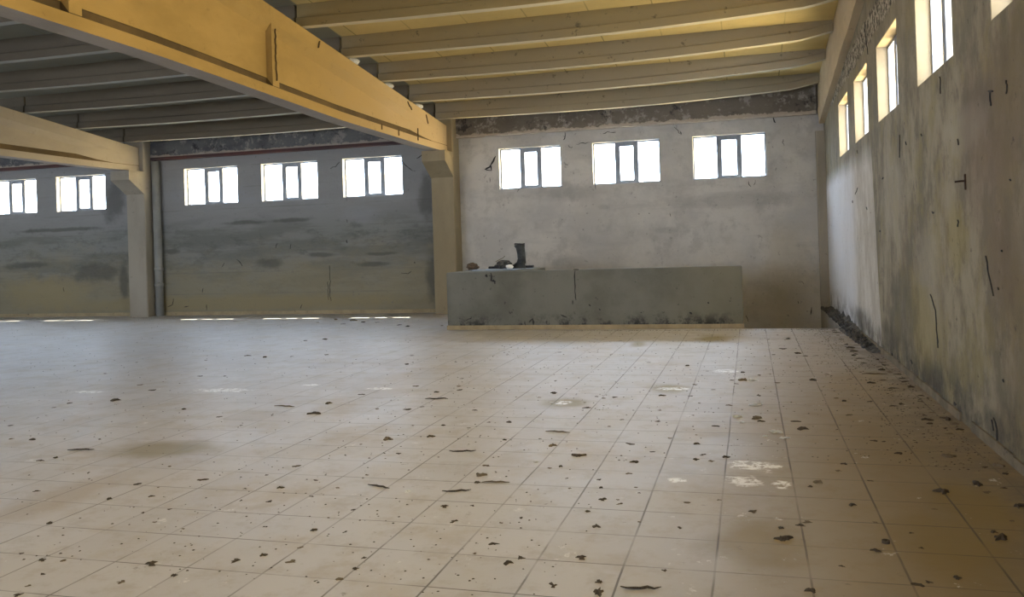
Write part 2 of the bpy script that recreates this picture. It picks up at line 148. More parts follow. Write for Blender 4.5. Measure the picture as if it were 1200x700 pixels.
def mat_back():
    t = NT('old_plaster_back'); p = t.pos(); x, y, z = t.sep(p); uv = t.comb(x, z, 0)
    n1 = t.noise(p, .8, 6, .65)
    st = t.noise(t.vec('MULTIPLY', p, (.35, 1, 2.2)), 1.6, 6, .65)
    # left bays: grey rendered blockwork, darker bands
    left = t.mix(t.rng(st, .42, .60), (.235, .245, .235), (.175, .182, .17))
    left = t.mix(t.rng(t.noise(t.vec('MULTIPLY', p, (.7, 1, 1.6)), 3.2, 7, .72), .5, .66, 0, .55), left, (.115, .12, .115))
    left = t.mix(t.rng(z, 1.9, 2.7, 0, .75), left, (.31, .315, .325))
    zn = t.math('ADD', z, t.math('MULTIPLY', t.math('SUBTRACT', t.noise(t.vec('MULTIPLY', p, (.5, 1, 1)), 1.8, 6, .7), .5), 2.6))
    left = t.mix(t.rng(zn, 2.0, .4, 0, .7), left, (.29, .255, .165))
    blk = t.math('ABSOLUTE', t.math('SUBTRACT', t.math('FRACT', t.math('MULTIPLY', z, 1.9)), .5))
    left = t.mix(t.math('MULTIPLY', t.rng(blk, .46, .5), t.rng(n1, .4, .65, 0, .45)), left, (.15, .15, .13))
    # right bay: paler plaster
    right = t.mix(t.rng(n1, .40, .60), (.60, .59, .565), (.50, .495, .48))
    right = t.mix(t.rng(t.noise(t.vec('ADD', p, (1, 0, 3)), 2.4, 7, .72), .50, .66, 0, .6), right, (.40, .395, .385))
    right = t.mix(t.rng(st, .5, .68, 0, .5), right, (.43, .43, .425))
    right = t.mix(t.rng(z, 1.9, .2, 0, .25), right, (.43, .37, .26))
    f = t.rng(x, -6.62, -6.60)
    base = t.mix(f, left, right)
    w = t.warp(p, 3.2, 1.2)
    kinds = {'d': ((.085, .085, .078), .62), 'b': ((.30, .315, .35), .5), 'y': ((.31, .26, .15), .7),
             'g': ((.28, .275, .27), .35), 'y2': ((.42, .36, .24), .3)}
    base = wall_base(t, uv, w, base, BACK_STAINS, kinds)
    base = t.mix(t.rng(t.noise(p, 9, 4, .75), .63, .70, 0, .6), base, (.17, .165, .16))
    return t.done(base, .9, t.noise(p, 12, 7, .65), .35, .02, spec=.2)

def mat_right():
    t = NT('old_plaster_right'); p = t.pos(); x, y, z = t.sep(p); uv = t.comb(y, z, 0)
    n1 = t.noise(p, .9, 6, .65)
    st = t.noise(t.vec('MULTIPLY', p, (1, 1.25, .8)), 1.6, 8, .72)
    base = t.mix(t.rng(st, .40, .60), (.33, .295, .215), (.19, .172, .125))
    base = t.mix(t.rng(t.noise(t.vec('ADD', p, (0, 3, 8)), 1.5, 6, .7), .50, .62, 0, .55), base, (.27, .235, .115))
    base = t.mix(t.rng(t.noise(t.vec('ADD', p, (0, 9, 2)), 2.6, 6, .75), .54, .64, 0, .5), base, (.13, .12, .10))
    base = t.mix(t.rng(n1, .55, .75, 0, .5), base, (.20, .16, .115))
    # limewashed stretch in the far corner, with a straight painted edge
    edge = t.math('ADD', y, t.math('MULTIPLY', z, -.16))
    lime = t.mix(t.rng(st, .35, .62), (.62, .60, .55), (.45, .42, .36))
    lime = t.mix(t.math('MULTIPLY', t.rng(y, 13.2, 14.6), t.rng(n1, .2, .5, .3, .8)), lime, (.74, .76, .80))
    lm = t.math('MULTIPLY', t.rng(edge, 11.36, 11.42), t.rng(z, 2.75, 2.35))
    base = t.mix(lm, base, lime)
    base = t.mix(t.rng(z, 2.6, 3.6, 0, .35), base, (.30, .28, .24))
    w = t.warp(p, 2.6, 1.2)
    kinds = {'l': ((.40, .37, .30), .5), 'y': ((.30, .25, .085), .45), 'd': ((.10, .095, .08), .5),
             'd2': ((.07, .065, .052), .6), 'br': ((.19, .145, .105), .5), 'bb': ((.155, .12, .075), .65), 'w': ((.78, .80, .84), .6)}
    base = wall_base(t, uv, w, base, RIGHT_STAINS+[[5.0, .9, 1.5, 1.5, 'bb'], [6.4, 2.0, .8, .9, 'br'], [5.4, 2.4, 1.0, .6, 'bb']], kinds)  # three extra blobs paint light falloff toward the near end
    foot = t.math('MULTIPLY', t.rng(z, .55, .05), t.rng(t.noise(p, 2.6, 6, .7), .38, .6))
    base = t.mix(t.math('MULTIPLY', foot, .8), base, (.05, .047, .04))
    # ragged broken strip below the roof beam
    zz = t.math('ADD', z, t.math('MULTIPLY', t.noise(p, 4, 5, .7), .25))
    band = t.math('MULTIPLY', t.rng(zz, 4.0, 4.05), t.rng(zz, 4.42, 4.32))
    crumb = t.rng(t.noise(p, 11, 5, .8), .42, .58)
    base = t.mix(band, base, t.mix(crumb, (.60, .55, .46), (.035, .033, .03)))
    base = t.mix(t.rng(t.noise(p, 10, 4, .75), .64, .71, 0, .7), base, (.07, .06, .05))
    hgt = t.math('ADD', t.noise(p, 9, 7, .7), t.math('MULTIPLY', band, crumb))
    return t.done(base, .9, hgt, .5, .03, spec=.2)

def concrete(name, c1, c2, dark=(.1, .09, .08), streak=(1, 1, 1), jx=None, left=None, far=None, dirt=.4, scale=1.2, rough=.88):
    t = NT(name); p = t.pos(); x, y, z = t.sep(p)
    f = t.rng(t.noise(t.vec('MULTIPLY', p, streak), scale, 6, .65), .34, .68)
    base = t.mix(f, c1, c2)
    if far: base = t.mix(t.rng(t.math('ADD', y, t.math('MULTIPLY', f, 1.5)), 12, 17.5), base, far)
    if left: base = t.mix(t.rng(x, -6.58, -6.62), base, left)
    base = t.mix(t.rng(t.noise(p, 5.5, 5, .75), .60, .70, 0, dirt), base, dark)
    if jx:
        q = t.math('ABSOLUTE', t.math('SUBTRACT', t.math('FRACT', t.math('ADD', x, jx)), .5))
        base = t.mix(t.math('MULTIPLY', t.rng(q, .485, .497), t.rng(t.noise(p, .9, 3, .6), .3, .6, .2, .8)), base, tuple(k*.35 for k in c1))
    return t.done(base, rough, t.noise(p, 14, 6, .65), .3, .01, spec=.2)

M['floor'] = mat_floor()
M['back'] = mat_back()
M['right'] = mat_right()
M['plain_wall'] = concrete('plain_wall', (.32, .30, .27), (.24, .23, .20))
M['reveal'] = concrete('reveal', (.30, .25, .165), (.22, .18, .12), dirt=.3)
M['reveal_back'] = concrete('reveal_back', (.42, .43, .44), (.33, .33, .33), dirt=.2)
M['mark'] = simple('black_mark', (.028, .03, .036), (.06, .055, .05), 20)
M['blue_mark'] = simple('blue_mark', (.02, .09, .22), None, 20)
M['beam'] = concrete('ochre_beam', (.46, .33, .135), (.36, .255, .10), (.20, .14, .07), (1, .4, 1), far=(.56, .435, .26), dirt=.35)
M['beam_pale'] = concrete('pale_beam', (.44, .395, .325), (.36, .325, .27), (.2, .17, .13), (1, .4, 1), dirt=.3)
M['beam_soffit'] = concrete('beam_soffit', (.42, .395, .38), (.33, .31, .295), (.2, .18, .15), (1, .4, 1), dirt=.25)  # cool floor bounce put into the girder's underside colour
M['soffit'] = concrete('rib_soffit', (.70, .66, .52), (.58, .54, .43), (.3, .28, .22), (.3, 1, 1), dirt=.3)  # bounce light on the rib undersides put into a paler colour
M['soffit_grey'] = concrete('rib_soffit_grey', (.46, .47, .45), (.36, .37, .35), (.2, .2, .2), (.3, 1, 1), dirt=.3)  # same painted bounce for the left bays, greyer
M['wall_beam'] = concrete('wall_beam', (.62, .53, .38), (.50, .42, .30), (.2, .16, .11), (1, .6, 1), dirt=.6)
M['groove'] = concrete('groove_dirt', (.10, .075, .045), (.16, .115, .06), dirt=.5)  # darker band above the girder's bottom flange
M['ceiling'] = concrete('roof_slab', (.76, .63, .31), (.68, .56, .27), (.2, .18, .11), (.5, 1, 1), jx=.33, left=(.27, .27, .225), dirt=.15)  # warm window bounce put into colour: yellow right bay, greyer left bays
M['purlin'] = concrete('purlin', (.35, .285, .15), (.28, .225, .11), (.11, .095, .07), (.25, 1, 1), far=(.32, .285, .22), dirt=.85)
M['purlin_grey'] = concrete('purlin_grey', (.19, .165, .125), (.15, .13, .10), (.08, .075, .07), (.25, 1, 1), dirt=.3)  # dimmer rib copy: weaker light of the left bays put into colour
M['column'] = concrete('column', (.37, .34, .285), (.30, .275, .225), (.13, .12, .10), (1, 1, .35), dirt=.4)
M['column_ochre'] = concrete('column_ochre', (.36, .30, .195), (.29, .24, .155), (.13, .11, .08), (1, 1, .35), dirt=.4)
M['red_strip'] = concrete('red_strip', (.12, .055, .05), (.07, .05, .055), dirt=.4)
M['plaster_lip'] = concrete('plaster_lip', (.55, .51, .45), (.42, .38, .33), dirt=.5, scale=6)
M['skirting'] = concrete('skirting', (.42, .345, .215), (.32, .26, .165), (.08, .07, .05), dirt=.6, scale=4)
M['skirting_dirty'] = concrete('skirting_dirty', (.23, .19, .13), (.14, .12, .085), (.04, .035, .03), dirt=.8, scale=4)
M['pipe'] = concrete('grey_pipe', (.34, .345, .33), (.26, .265, .255), dirt=.4, rough=.6)
M['frame'] = simple('painted_frame', (.26, .29, .34), (.20, .22, .26), 8, .5)
M['rust'] = simple('rust', (.055, .028, .016), (.03, .016, .01), 30, .8)
M['debris'] = simple('debris_dark', (.045, .036, .028), (.11, .088, .062), 14, .9)
M['debris_brown'] = simple('debris_brown', (.20, .16, .11), (.10, .08, .055), 14, .9)
M['paper'] = simple('white_scrap', (.92, .93, .93), (.85, .85, .84), 12, .7, bump=0)
M['grit'] = simple('grit', (.11, .09, .065), (.045, .038, .03), 20, .9)
M['rubble'] = simple('rubble', (.055, .056, .058), (.13, .125, .115), 8, .95, bump=.8, spots=(.3, .29, .27))
M['boot'] = simple('boot', (.018, .022, .024), (.06, .066, .066), 9, .55, spec=.4)
M['rag'] = simple('rag', (.03, .032, .035), (.13, .13, .125), 14, .9)
M['board'] = simple('board', (.018, .02, .028), (.03, .03, .035), 8, .6)
M['sheet'] = simple('sheet', (.24, .30, .38), (.17, .21, .27), 5, .5)
M['lump'] = simple('lump', (.16, .115, .075), (.08, .06, .05), 10, .9)
M['twig'] = simple('twig', (.13, .11, .05), (.07, .055, .035), 20, .9)
M['pad'] = simple('pad', (.62, .66, .72), (.45, .48, .52), 20, .8)  # colour of light showing through the rib gaps

def mat_edge_beam(name, c1, c2, pale):
    t = NT(name); p = t.pos(); x, y, z = t.sep(p)
    base = t.mix(t.rng(t.noise(t.vec('MULTIPLY', p, (.6, 1, 1)), 1.6, 6, .65), .36, .64), c1, c2)
    base = t.mix(t.rng(t.noise(p, 4.2, 6, .75), .52, .62, 0, pale), base, (.36, .345, .32))
    base = t.mix(t.rng(t.noise(t.vec('ADD', p, (2, 2, 2)), 3.2, 6, .75), .56, .66, 0, .8), base, (.035, .035, .04))
    # broken plaster lip along the lower edge
    zz = t.math('ADD', z, t.math('MULTIPLY', t.noise(p, 3.5, 5, .75), -.26))
    base = t.mix(t.math('MULTIPLY', t.rng(zz, 3.92, 3.90), pale), base, (.50, .44, .37))
    return t.done(base, .9, t.noise(p, 12, 6, .65), .4, .02, spec=.2)
M['edge_right'] = mat_edge_beam('edge_beam_plaster', (.20, .18, .155), (.145, .13, .115), .9)
M['edge_left'] = mat_edge_beam('edge_beam_mould', (.16, .165, .17), (.09, .095, .105), .65)

def mat_parapet():
    t = NT('parapet_render'); p = t.pos(); x, y, z = t.sep(p)
    base = t.mix(t.rng(t.noise(p, 1.1, 6, .6), .35, .68), (.195, .20, .178), (.135, .138, .12))
    base = t.mix(t.rng(x, -1.8, -.4, 0, .5), base, (.20, .185, .125))
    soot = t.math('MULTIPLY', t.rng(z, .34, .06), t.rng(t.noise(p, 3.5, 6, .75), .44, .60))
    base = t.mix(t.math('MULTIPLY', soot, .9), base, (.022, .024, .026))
    base = t.mix(t.rng(t.noise(p, 8, 4, .75), .63, .70, 0, .7), base, (.05, .05, .045))
    base = t.mix(t.rng(z, 1.015, 1.04, 0, .5), base, (.30, .31, .30))
    return t.done(base, .85, t.noise(p, 12, 6, .6), .25, .01, spec=.25)
M['parapet'] = mat_parapet()

def mat_glass():
    t = NT('dusty_glass')
    tr = t.n('ShaderNodeBsdfTransparent'); tr.inputs[0].default_value = (.93, .95, .95, 1)
    gl = t.n('ShaderNodeBsdfGlossy'); gl.inputs['Roughness'].default_value = .15; gl.inputs[0].default_value = (.9, .9, .9, 1)
    tl = t.n('ShaderNodeBsdfTranslucent'); tl.inputs[0].default_value = (.8, .8, .78, 1)
    m1 = t.n('ShaderNodeMixShader'); t.put(m1.inputs[0], .05); t.put(m1.inputs[1], tr.outputs[0]); t.put(m1.inputs[2], gl.outputs[0])
    m2 = t.n('ShaderNodeMixShader'); t.put(m2.inputs[0], t.rng(t.noise(t.objc(), 5, 5, .6), .4, .7, .02, .10))
    t.put(m2.inputs[1], m1.outputs[0]); t.put(m2.inputs[2], tl.outputs[0])
    t.t.links.new(m2.outputs[0], t.out.inputs[0]); return t.m
M['glass'] = mat_glass()

# ---------------------------------------------------------------- mesh helpers
def obj(name, bm, mats, parent=None, loc=(0, 0, 0), smooth=False):
    me = bpy.data.meshes.new(name); bmesh.ops.recalc_face_normals(bm, faces=bm.faces[:]); bm.to_mesh(me); bm.free()
    for m in (mats if isinstance(mats, (list, tuple)) else [mats]): me.materials.append(M[m] if isinstance(m, str) else m)
    if smooth: me.polygons.foreach_set('use_smooth', [True]*len(me.polygons))
    o = bpy.data.objects.new(name, me); COL.objects.link(o); o.location = loc
    if parent: o.parent = parent
    return o
def box(bm, x0, x1, y0, y1, z0, z1, mi=0):
    vs = [bm.verts.new(c) for c in ((x0,y0,z0),(x1,y0,z0),(x1,y1,z0),(x0,y1,z0),(x0,y0,z1),(x1,y0,z1),(x1,y1,z1),(x0,y1,z1))]
    for f in ((0,3,2,1),(4,5,6,7),(0,1,5,4),(1,2,6,5),(2,3,7,6),(3,0,4,7)):
        bm.faces.new([vs[i] for i in f]).material_index = mi
def loft(bm, rings, mi=0, caps=True, closed=True, strip=None):
    R_ = [[bm.verts.new(c) for c in r] for r in rings]; n = len(R_[0])
    for a, b in zip(R_, R_[1:]):
        for i in range(n if closed else n-1):
            j = (i+1) % n
            bm.faces.new([a[i], a[j], b[j], b[i]]).material_index = strip[i] if strip and i in strip else mi
    if caps:
        bm.faces.new(R_[0][::-1]).material_index = mi; bm.faces.new(R_[-1]).material_index = mi
    return R_
def tube(bm, pts, rad, seg=8, mi=0, caps=True):
    rings = []
    for i, p in enumerate(pts):
        p = Vector(p); d = (Vector(pts[min(i+1, len(pts)-1)])-Vector(pts[max(i-1, 0)])).normalized()
        a = d.orthogonal().normalized() if i == 0 else (a-d*a.dot(d)).normalized()
        b = d.cross(a); r = rad[i] if hasattr(rad, '__len__') else rad
        rings.append([p+(a*math.cos(2*PI*k/seg)+b*math.sin(2*PI*k/seg))*r for k in range(seg)])
    loft(bm, rings, mi, caps)
def strokes(bm, marks, axis, mi=1, depth=.004):
    # hairline cracks and broken chips standing a few mm proud of a wall; axis = normal axis index, facing -axis
    for pts, w in marks:
        pts = [Vector(p) for p in pts]
        fine = []
        for a, b in zip(pts, pts[1:]):
            n = max(2, int((b-a).length/.05))
            for k in range(n):
                q = a.lerp(b, k/n)
                if k or a is not pts[0]:
                    for c in range(3):
                        if c != axis: q[c] += random.uniform(-.012, .012)
                fine.append(q)
        fine.append(pts[-1])
        rings = []
        for i, q in enumerate(fine):
            d = fine[min(i+1, len(fine)-1)]-fine[max(i-1, 0)]; nrm = Vector((0, 0, 0)); nrm[axis] = -1
            s = d.cross(nrm).normalized(); ww = w*random.uniform(.55, 1.25)*(.45 if i in (0, len(fine)-1) else 1)
            back = -nrm*.02
            rings.append([q-s*ww+back, q-s*ww+nrm*depth*.3, q+nrm*depth, q+s*ww+nrm*depth*.3, q+s*ww+back])
        loft(bm, rings, mi)
def tag(o, label=None, cat=None, group=None, kind=None):
    for k, v in (('label', label), ('category', cat), ('group', group), ('kind', kind)):
        if v: o[k] = v
    return o
def struct(o): o['kind'] = 'structure'; return o
def empty(name, loc, rz=0):
    e = bpy.data.objects.new(name, None); COL.objects.link(e); e.location = loc; e.rotation_euler = (0, 0, rz); return e
def copy_tree(o, parent=None):
    c = o.copy(); COL.objects.link(c)
    if parent: c.parent = parent
    for ch in list(o.children): copy_tree(ch, c)
    return c

# ---------------------------------------------------------------- dimensions (metres)
XR, YB = 1.54, 18.6            # right and back wall faces
XL, YR = -22.9, -10.2          # left and rear walls, out of the picture
T = .25
SILL, HEAD = 2.76, 3.69
def roof_z(y): return 4.32+.1*(17.9-max(y, 8.4-y))     # purlin underside, ridge at y = 4.2

# ---------------------------------------------------------------- floor
bm = bmesh.new()
box(bm, XL-.3, XR+.3, YR-.3, 14.52, -.2, 0)
box(bm, XL-.3, -5.15, 14.52, YB+.3, -.2, 0)
struct(obj('floor', bm, 'floor'))
bm = bmesh.new(); box(bm, 1.37, XR+.02, 14.52, YB, -3, -.005)
struct(obj('trim_1', bm, 'plain_wall'))
bm = bmesh.new(); box(bm, -5.3, XR+.3, 14.4, YB+.3, -3.2, -3)
struct(obj('floor_stairwell', bm, 'plain_wall'))
bm = bmesh.new()
box(bm, -5.3, -5.15, 14.52, YB, -3, -.2); box(bm, -5.3, XR, 14.40, 14.50, -3, -.2)
struct(obj('wall_stairwell', bm, 'plain_wall'))

# ---------------------------------------------------------------- walls with window openings
def wall(name, along, a0, a1, z0, z1, f0, f1, wins, zs, zh, mats, marks=None, axis=None):
    bm = bmesh.new()
    def bx(p0, p1, q0, q1):
        if along == 'x': box(bm, p0, p1, f0, f1, q0, q1)
        else: box(bm, f0, f1, p0, p1, q0, q1)
    bx(a0, a1, z0, zs); bx(a0, a1, zh, z1)
    cur = a0
    for w0, w1 in sorted(wins): bx(cur, w0, zs, zh); cur = w1
    bx(cur, a1, zs, zh)
    # painted reveals: thin liners on the four sides of every opening
    for w0, w1 in wins:
        e = .006
        def rv(p0, p1, q0, q1):
            g0, g1 = (f0+.004, f1-.004) if f1 > f0 else (f1+.004, f0-.004)
            if along == 'x': box(bm, p0, p1, g0, g1, q0, q1, 2)
            else: box(bm, g0, g1, p0, p1, q0, q1, 2)
        rv(w0, w0+e, zs, zh); rv(w1-e, w1, zs, zh); rv(w0, w1, zs, zs+e); rv(w0, w1, zh-e, zh)
    if marks: strokes(bm, [(p_, w_*.42) for p_, w_ in marks], axis)
    return struct(obj(name, bm, mats))

BACKW = [(-5.40, -3.97), (-3.26, -1.79), (-1.10, .40)]
BACKW += [(-13.66+i*2.19, -12.13+i*2.19) for i in range(3)]
BACKW += [(-17.58-i*2.19, -16.03-i*2.19) for i in range(3)]
RIGHTW = [(14.24, 15.67), (11.98, 13.42), (9.66, 11.12), (7.20, 8.64), (4.70, 6.14), (2.30, 3.74), (-.2, 1.24), (-2.6, -1.16), (-5, -3.56), (-7.4, -5.96)]
LEFTW = [(y-.72, y+.72) for y in (14.9, 12.6, 10.3, 8, 5.7, 3.4, 1.1, -1.2, -3.5, -5.8)]
REARW_ADDED = [(-21.8, -18.6), (-16.4, -11.6), (-8.8, -5.2)]  # unseen openings, added and placed to light the near floor
wall('wall_back', 'x', XL-.3, XR+T, -3.2, 4.75, YB, YB+T, BACKW, SILL, HEAD, ['back', 'mark', 'reveal_back'], BACK_MARKS, 1)
wall('wall_right', 'y', YR-.3, YB+T, -3.2, 6.5, XR, XR+T, RIGHTW, SILL+.05, HEAD+.03, ['right', 'mark', 'reveal'], RIGHT_MARKS, 0)
wall('wall_left', 'y', YR-.3, YB+T, -.2, 6.5, XL-T, XL, LEFTW, SILL, HEAD, ['plain_wall', 'mark', 'reveal'])
wall('wall_rear', 'x', XL-.3, XR+T, -.2, 4.75, YR-T, YR, REARW_ADDED, .9, 3.6, ['plain_wall', 'mark', 'reveal'])

# window joinery: frame with two mullions, a lower-set middle sash and three panes
wn = 0
def window(center, width, zs, zh, rz, sash_drop=.07, back=.13):
    global wn
    wn += 1
    w2 = width/2; h = zh-zs
    e = empty('window_%d' % wn, (center[0], center[1], zs), rz); struct(e)
    bm = bmesh.new(); b0, b1 = back, back+.05; t_ = .028
    box(bm, -w2, w2, b0, b1, 0, t_); box(bm, -w2, w2, b0, b1, h-t_, h)
    box(bm, -w2, -w2+t_, b0, b1, t_, h-t_); box(bm, w2-t_, w2, b0, b1, t_, h-t_)
    m1, m2 = -w2+width*.355, -w2+width*.645
    for m in (m1, m2): box(bm, m-.043, m+.043, b0, b1, t_, h-t_)
    obj('window_frame', bm, 'frame', e)
    bm = bmesh.new(); s0, s1 = m1+.043, m2-.043; zt, zb = h-t_-sash_drop, t_+.045
    box(bm, s0, s1, b0+.005, b1+.005, zt, h-t_)
    box(bm, s0, s1, b0+.005, b1+.005, t_, zb)
    box(bm, s0, s0+.022, b0+.005, b1+.005, zb, zt); box(bm, s1-.022, s1, b0+.005, b1+.005, zb, zt)
    s = obj('vent_sash', bm, 'frame', e)
    bm = bmesh.new(); box(bm, s0+.022, s1-.022, b0+.025, b0+.029, zb, zt); obj('pane', bm, 'glass', s)
    for q0, q1 in ((-w2+t_, m1-.043), (m2+.043, w2-t_)):
        bm = bmesh.new(); box(bm, q0, q1, b0+.025, b0+.029, t_, h-t_); obj('pane', bm, 'glass', e)
for a, b in BACKW: window(((a+b)/2, YB), b-a-.012, SILL+.006, HEAD-.006, 0)
for a, b in RIGHTW: window((XR, (a+b)/2), b-a-.012, SILL+.056, HEAD+.024, -PI/2)
for a, b in LEFTW: window((XL, (a+b)/2), b-a-.012, SILL+.006, HEAD-.006, PI/2)

# skirtings
bm = bmesh.new()
for x in [XL+.35*i for i in range(int((-5.3-XL)/.35)+1)]:
    if not (-15.0 < x+.17 < -14.5 or -6.87 < x+.17 < -6.33):
        box(bm, x+.002, x+.348, YB-.018, YB+.01, 0, .085+random.uniform(-.004, .004))
struct(obj('baseboard_back', bm, 'skirting'))
bm = bmesh.new()
y = YR
while y < 14.4:
    if random.random() > .12 or y < 4: box(bm, XR-.016, XR+.01, y+.002, y+.348, 0, .075+random.uniform(-.01, .004))
    y += .35
struct(obj('baseboard_right', bm, 'skirting_dirty'))

# ---------------------------------------------------------------- roof slab
bm = bmesh.new()
prof = [(YB+.5), 4.2, YR-.4]
rings = []
for x, dz in ((XL-.4, 0), (-6.6, 0), (-3, .0), (2.2, .0)):
    top = [(x, y_, roof_z(y_)+.37+dz+.14) for y_ in prof]; bot = [(x, y_, roof_z(y_)+.37+dz) for y_ in prof[::-1]]
    rings.append(top+bot)
loft(bm, rings)
struct(obj('ceiling', bm, 'ceiling'))

# ---------------------------------------------------------------- precast roof beams
ZB = [(18.4, 3.64), (16.5, 3.635), (13, 3.66), (10.5, 3.73), (8.7, 3.785), (6, 3.80), (2.4, 3.80), (-.3, 3.785), (-2.1, 3.73), (-4.6, 3.66), (-8.1, 3.635), (-10.0, 3.64)]
def zb(y):
    for (a, za), (b, zb_) in zip(ZB, ZB[1:]):
        if a >= y >= b: return za+(zb_-za)*(a-y)/(a-b)
    return 3.64
def zt(y): return 4.235+.1075*(18.1-max(y, 8.4-y))
def beam_mesh():
    bm = bmesh.new(); W = .15
    def ring(y, k):           # k = 1 recessed section, 0 solid
        b, t_ = zb(y), zt(y); w = W-(W-.06)*k; g = W-(W-.05)*k
        H_ = t_-b
        h = [(W, b), (W, b+.02), (W, b+.14), (g, b+.142), (g, b+.145+.11*k), (w, b+.15+.115*k), (w, t_-.24-.12*k), (W, t_-.235), (W, t_)]
        return [(x, y, z) for x, z in h]+[(-x, y, z) for x, z in h[::-1]]
    segs = [(18.38, 0), (17.25, 0), (16.75, .35), (16.2, 1)]
    ys = [15.2, 14.2, 13, 12, 11.06]
    segs += [(y_, 1) for y_ in ys] + [(11.055, 0), (10.88, 0), (10.875, 1), (9.5, 1), (8.4, 1), (7.26, 1), (7.255, 0), (7.08, 0), (7.075, 1), (5.6, 1)]
    allseg = segs+[(4.2, 1)]+[(8.4-y_, k) for y_, k in segs[::-1]]
    loft(bm, [ring(y_, k) for y_, k in allseg], strip={2: 1, 3: 1, 4: 1, 12: 1, 13: 1, 14: 1, 17: 2})
    return bm
BEAM_X = -6.62
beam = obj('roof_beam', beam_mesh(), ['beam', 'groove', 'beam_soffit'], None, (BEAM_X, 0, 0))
tag(beam, 'deep ochre concrete roof girder running overhead from upper left to the middle column', 'beam')
b2 = beam.copy(); b2.data = beam.data.copy(); COL.objects.link(b2); b2.location.x = -14.78
b2.data.materials[0] = M['beam_pale']
tag(b2, 'pale concrete roof girder at far left, resting on the left column', 'beam')
bm = bmesh.new(); rings = []
def rb(y): return 3.84+.115*(17.7-max(y, 8.4-y))
for y_ in [18.4-.35*i for i in range(41)]+[4.2]+[-(18.4-.35*i)+8.4 for i in range(40, -1, -1)]:
    j = random.uniform(-.006, .006)
    rings.append([(1.43+j, y_, rb(y_)), (1.415+j, y_, rb(y_)+.30), (1.43, y_, rb(y_)+.34), (1.43, y_, roof_z(y_)+.36), (1.56, y_, roof_z(y_)+.36), (1.56, y_, rb(y_))])
loft(bm, rings)
b3 = obj('roof_beam', bm, 'wall_beam')
tag(b3, 'sloping pale concrete beam running along the top of the right wall above its windows', 'beam')
# hairline drips and cracks on the big beam stay in its mesh
bm = bmesh.new(); bm.from_mesh(beam.data)
strokes(bm, [([(.152, 12.3, 4.82), (.152, 12.25, 4.70)], .012), ([(.152, 9.3, 4.98), (.152, 9.3, 4.90)], .006), ([(.152, 10.97, 4.7), (.152, 10.96, 4.2), (.152, 10.97, 3.95)], .006),
             ([(.152, 14.6, 3.80), (.152, 14.6, 3.70)], .008), ([(.152, 15.4, 3.80), (.152, 15.4, 3.68)], .008), ([(.152, 16.4, 3.95), (.152, 16.4, 3.7)], .006),
             ([(.152, 16.9, 4.3), (.152, 17.0, 4.12)], .012), ([(.152, 15.9, 4.42), (.152, 16.1, 4.28)], .01)], 0, 1)
bm.to_mesh(beam.data); bm.free()

# purlins: spaced 1.5 m, spanning from girder to girder
def purlin_mesh(x0, x1, kind):
    bm = bmesh.new(); L = x1-x0; rings = []
    N = 20
    xs = [i/N for i in range(N+1)]
    if kind == 'right': xs = [k*(1-.55/L) for k in xs]+[1-.42/L, 1-.28/L, 1-.14/L, 1.0]
    for k in xs:
        x = x0+L*k; X = x
        if kind == 'right':
            dz = .025-.045*math.sin(PI*min(k, 1))+.085*max(0, (X+3.2)/4.4)**2
            up = max(0, (k-(1-.5/L))/(.5/L))*.07
        else:
            dz = .03-.045*math.sin(PI*k); up = 0
        prof = [(-.075, 0+up), (-.08, .13+up*.7), (-.045, .15+up*.6), (-.045, .39), (.045, .39), (.045, .15+up*.6), (.08, .13+up*.7), (.075, 0+up)]
        rings.append([(x, py, pz+dz) for py, pz in prof])
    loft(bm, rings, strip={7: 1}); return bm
rows = [17.9-1.5*i for i in range(10)]
pos_words = ['nearest the back wall', 'second from the back wall', 'third from the back wall', 'fourth from the back wall', 'fifth from the back wall', 'sixth from the back wall']
bays = [('right', -6.60, 1.42, 'purlin', 'right bay'), ('middle', -14.76, -6.64, 'purlin_grey', 'middle bay'), ('left', -22.8, -14.80, 'purlin_grey', 'far left bay')]
for kind, x0, x1, mt, bay in bays:
    src = None
    n = {'right': 6, 'middle': 7, 'left': 3}[kind]
    for i in range(n):
        if src is None:
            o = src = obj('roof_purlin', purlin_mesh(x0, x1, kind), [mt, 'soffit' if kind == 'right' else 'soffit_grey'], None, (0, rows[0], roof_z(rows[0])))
        else:
            o = src.copy(); COL.objects.link(o); o.location = (0, rows[i], roof_z(rows[i]))
        w = pos_words[i] if i < 6 else 'seventh from the back wall'
        tag(o, 'concrete roof rib of the %s, %s' % (bay, w), 'roof rib', 'roof ribs over the '+bay)
# pale lumps standing in for light through the gaps under three ribs
for i, y_ in ((1, 16.4), (2, 14.9), (3, 13.4)):
    bm = bmesh.new(); bmesh.ops.create_icosphere(bm, subdivisions=2, radius=1)
    for v in bm.verts: v.co = Vector((v.co.x*.10, v.co.y*.19, v.co.z*.055))*random.uniform(.85, 1.1)
    o = obj('packing_wad', bm, 'pad', None, (BEAM_X+.1, y_+.2, zt(y_+.2)+.045), True)
    tag(o, 'pale packing wad on top of the ochre girder beside the %s roof rib' % ['', 'second', 'third', 'fourth'][i], 'packing', 'packing wads on the ochre girder')

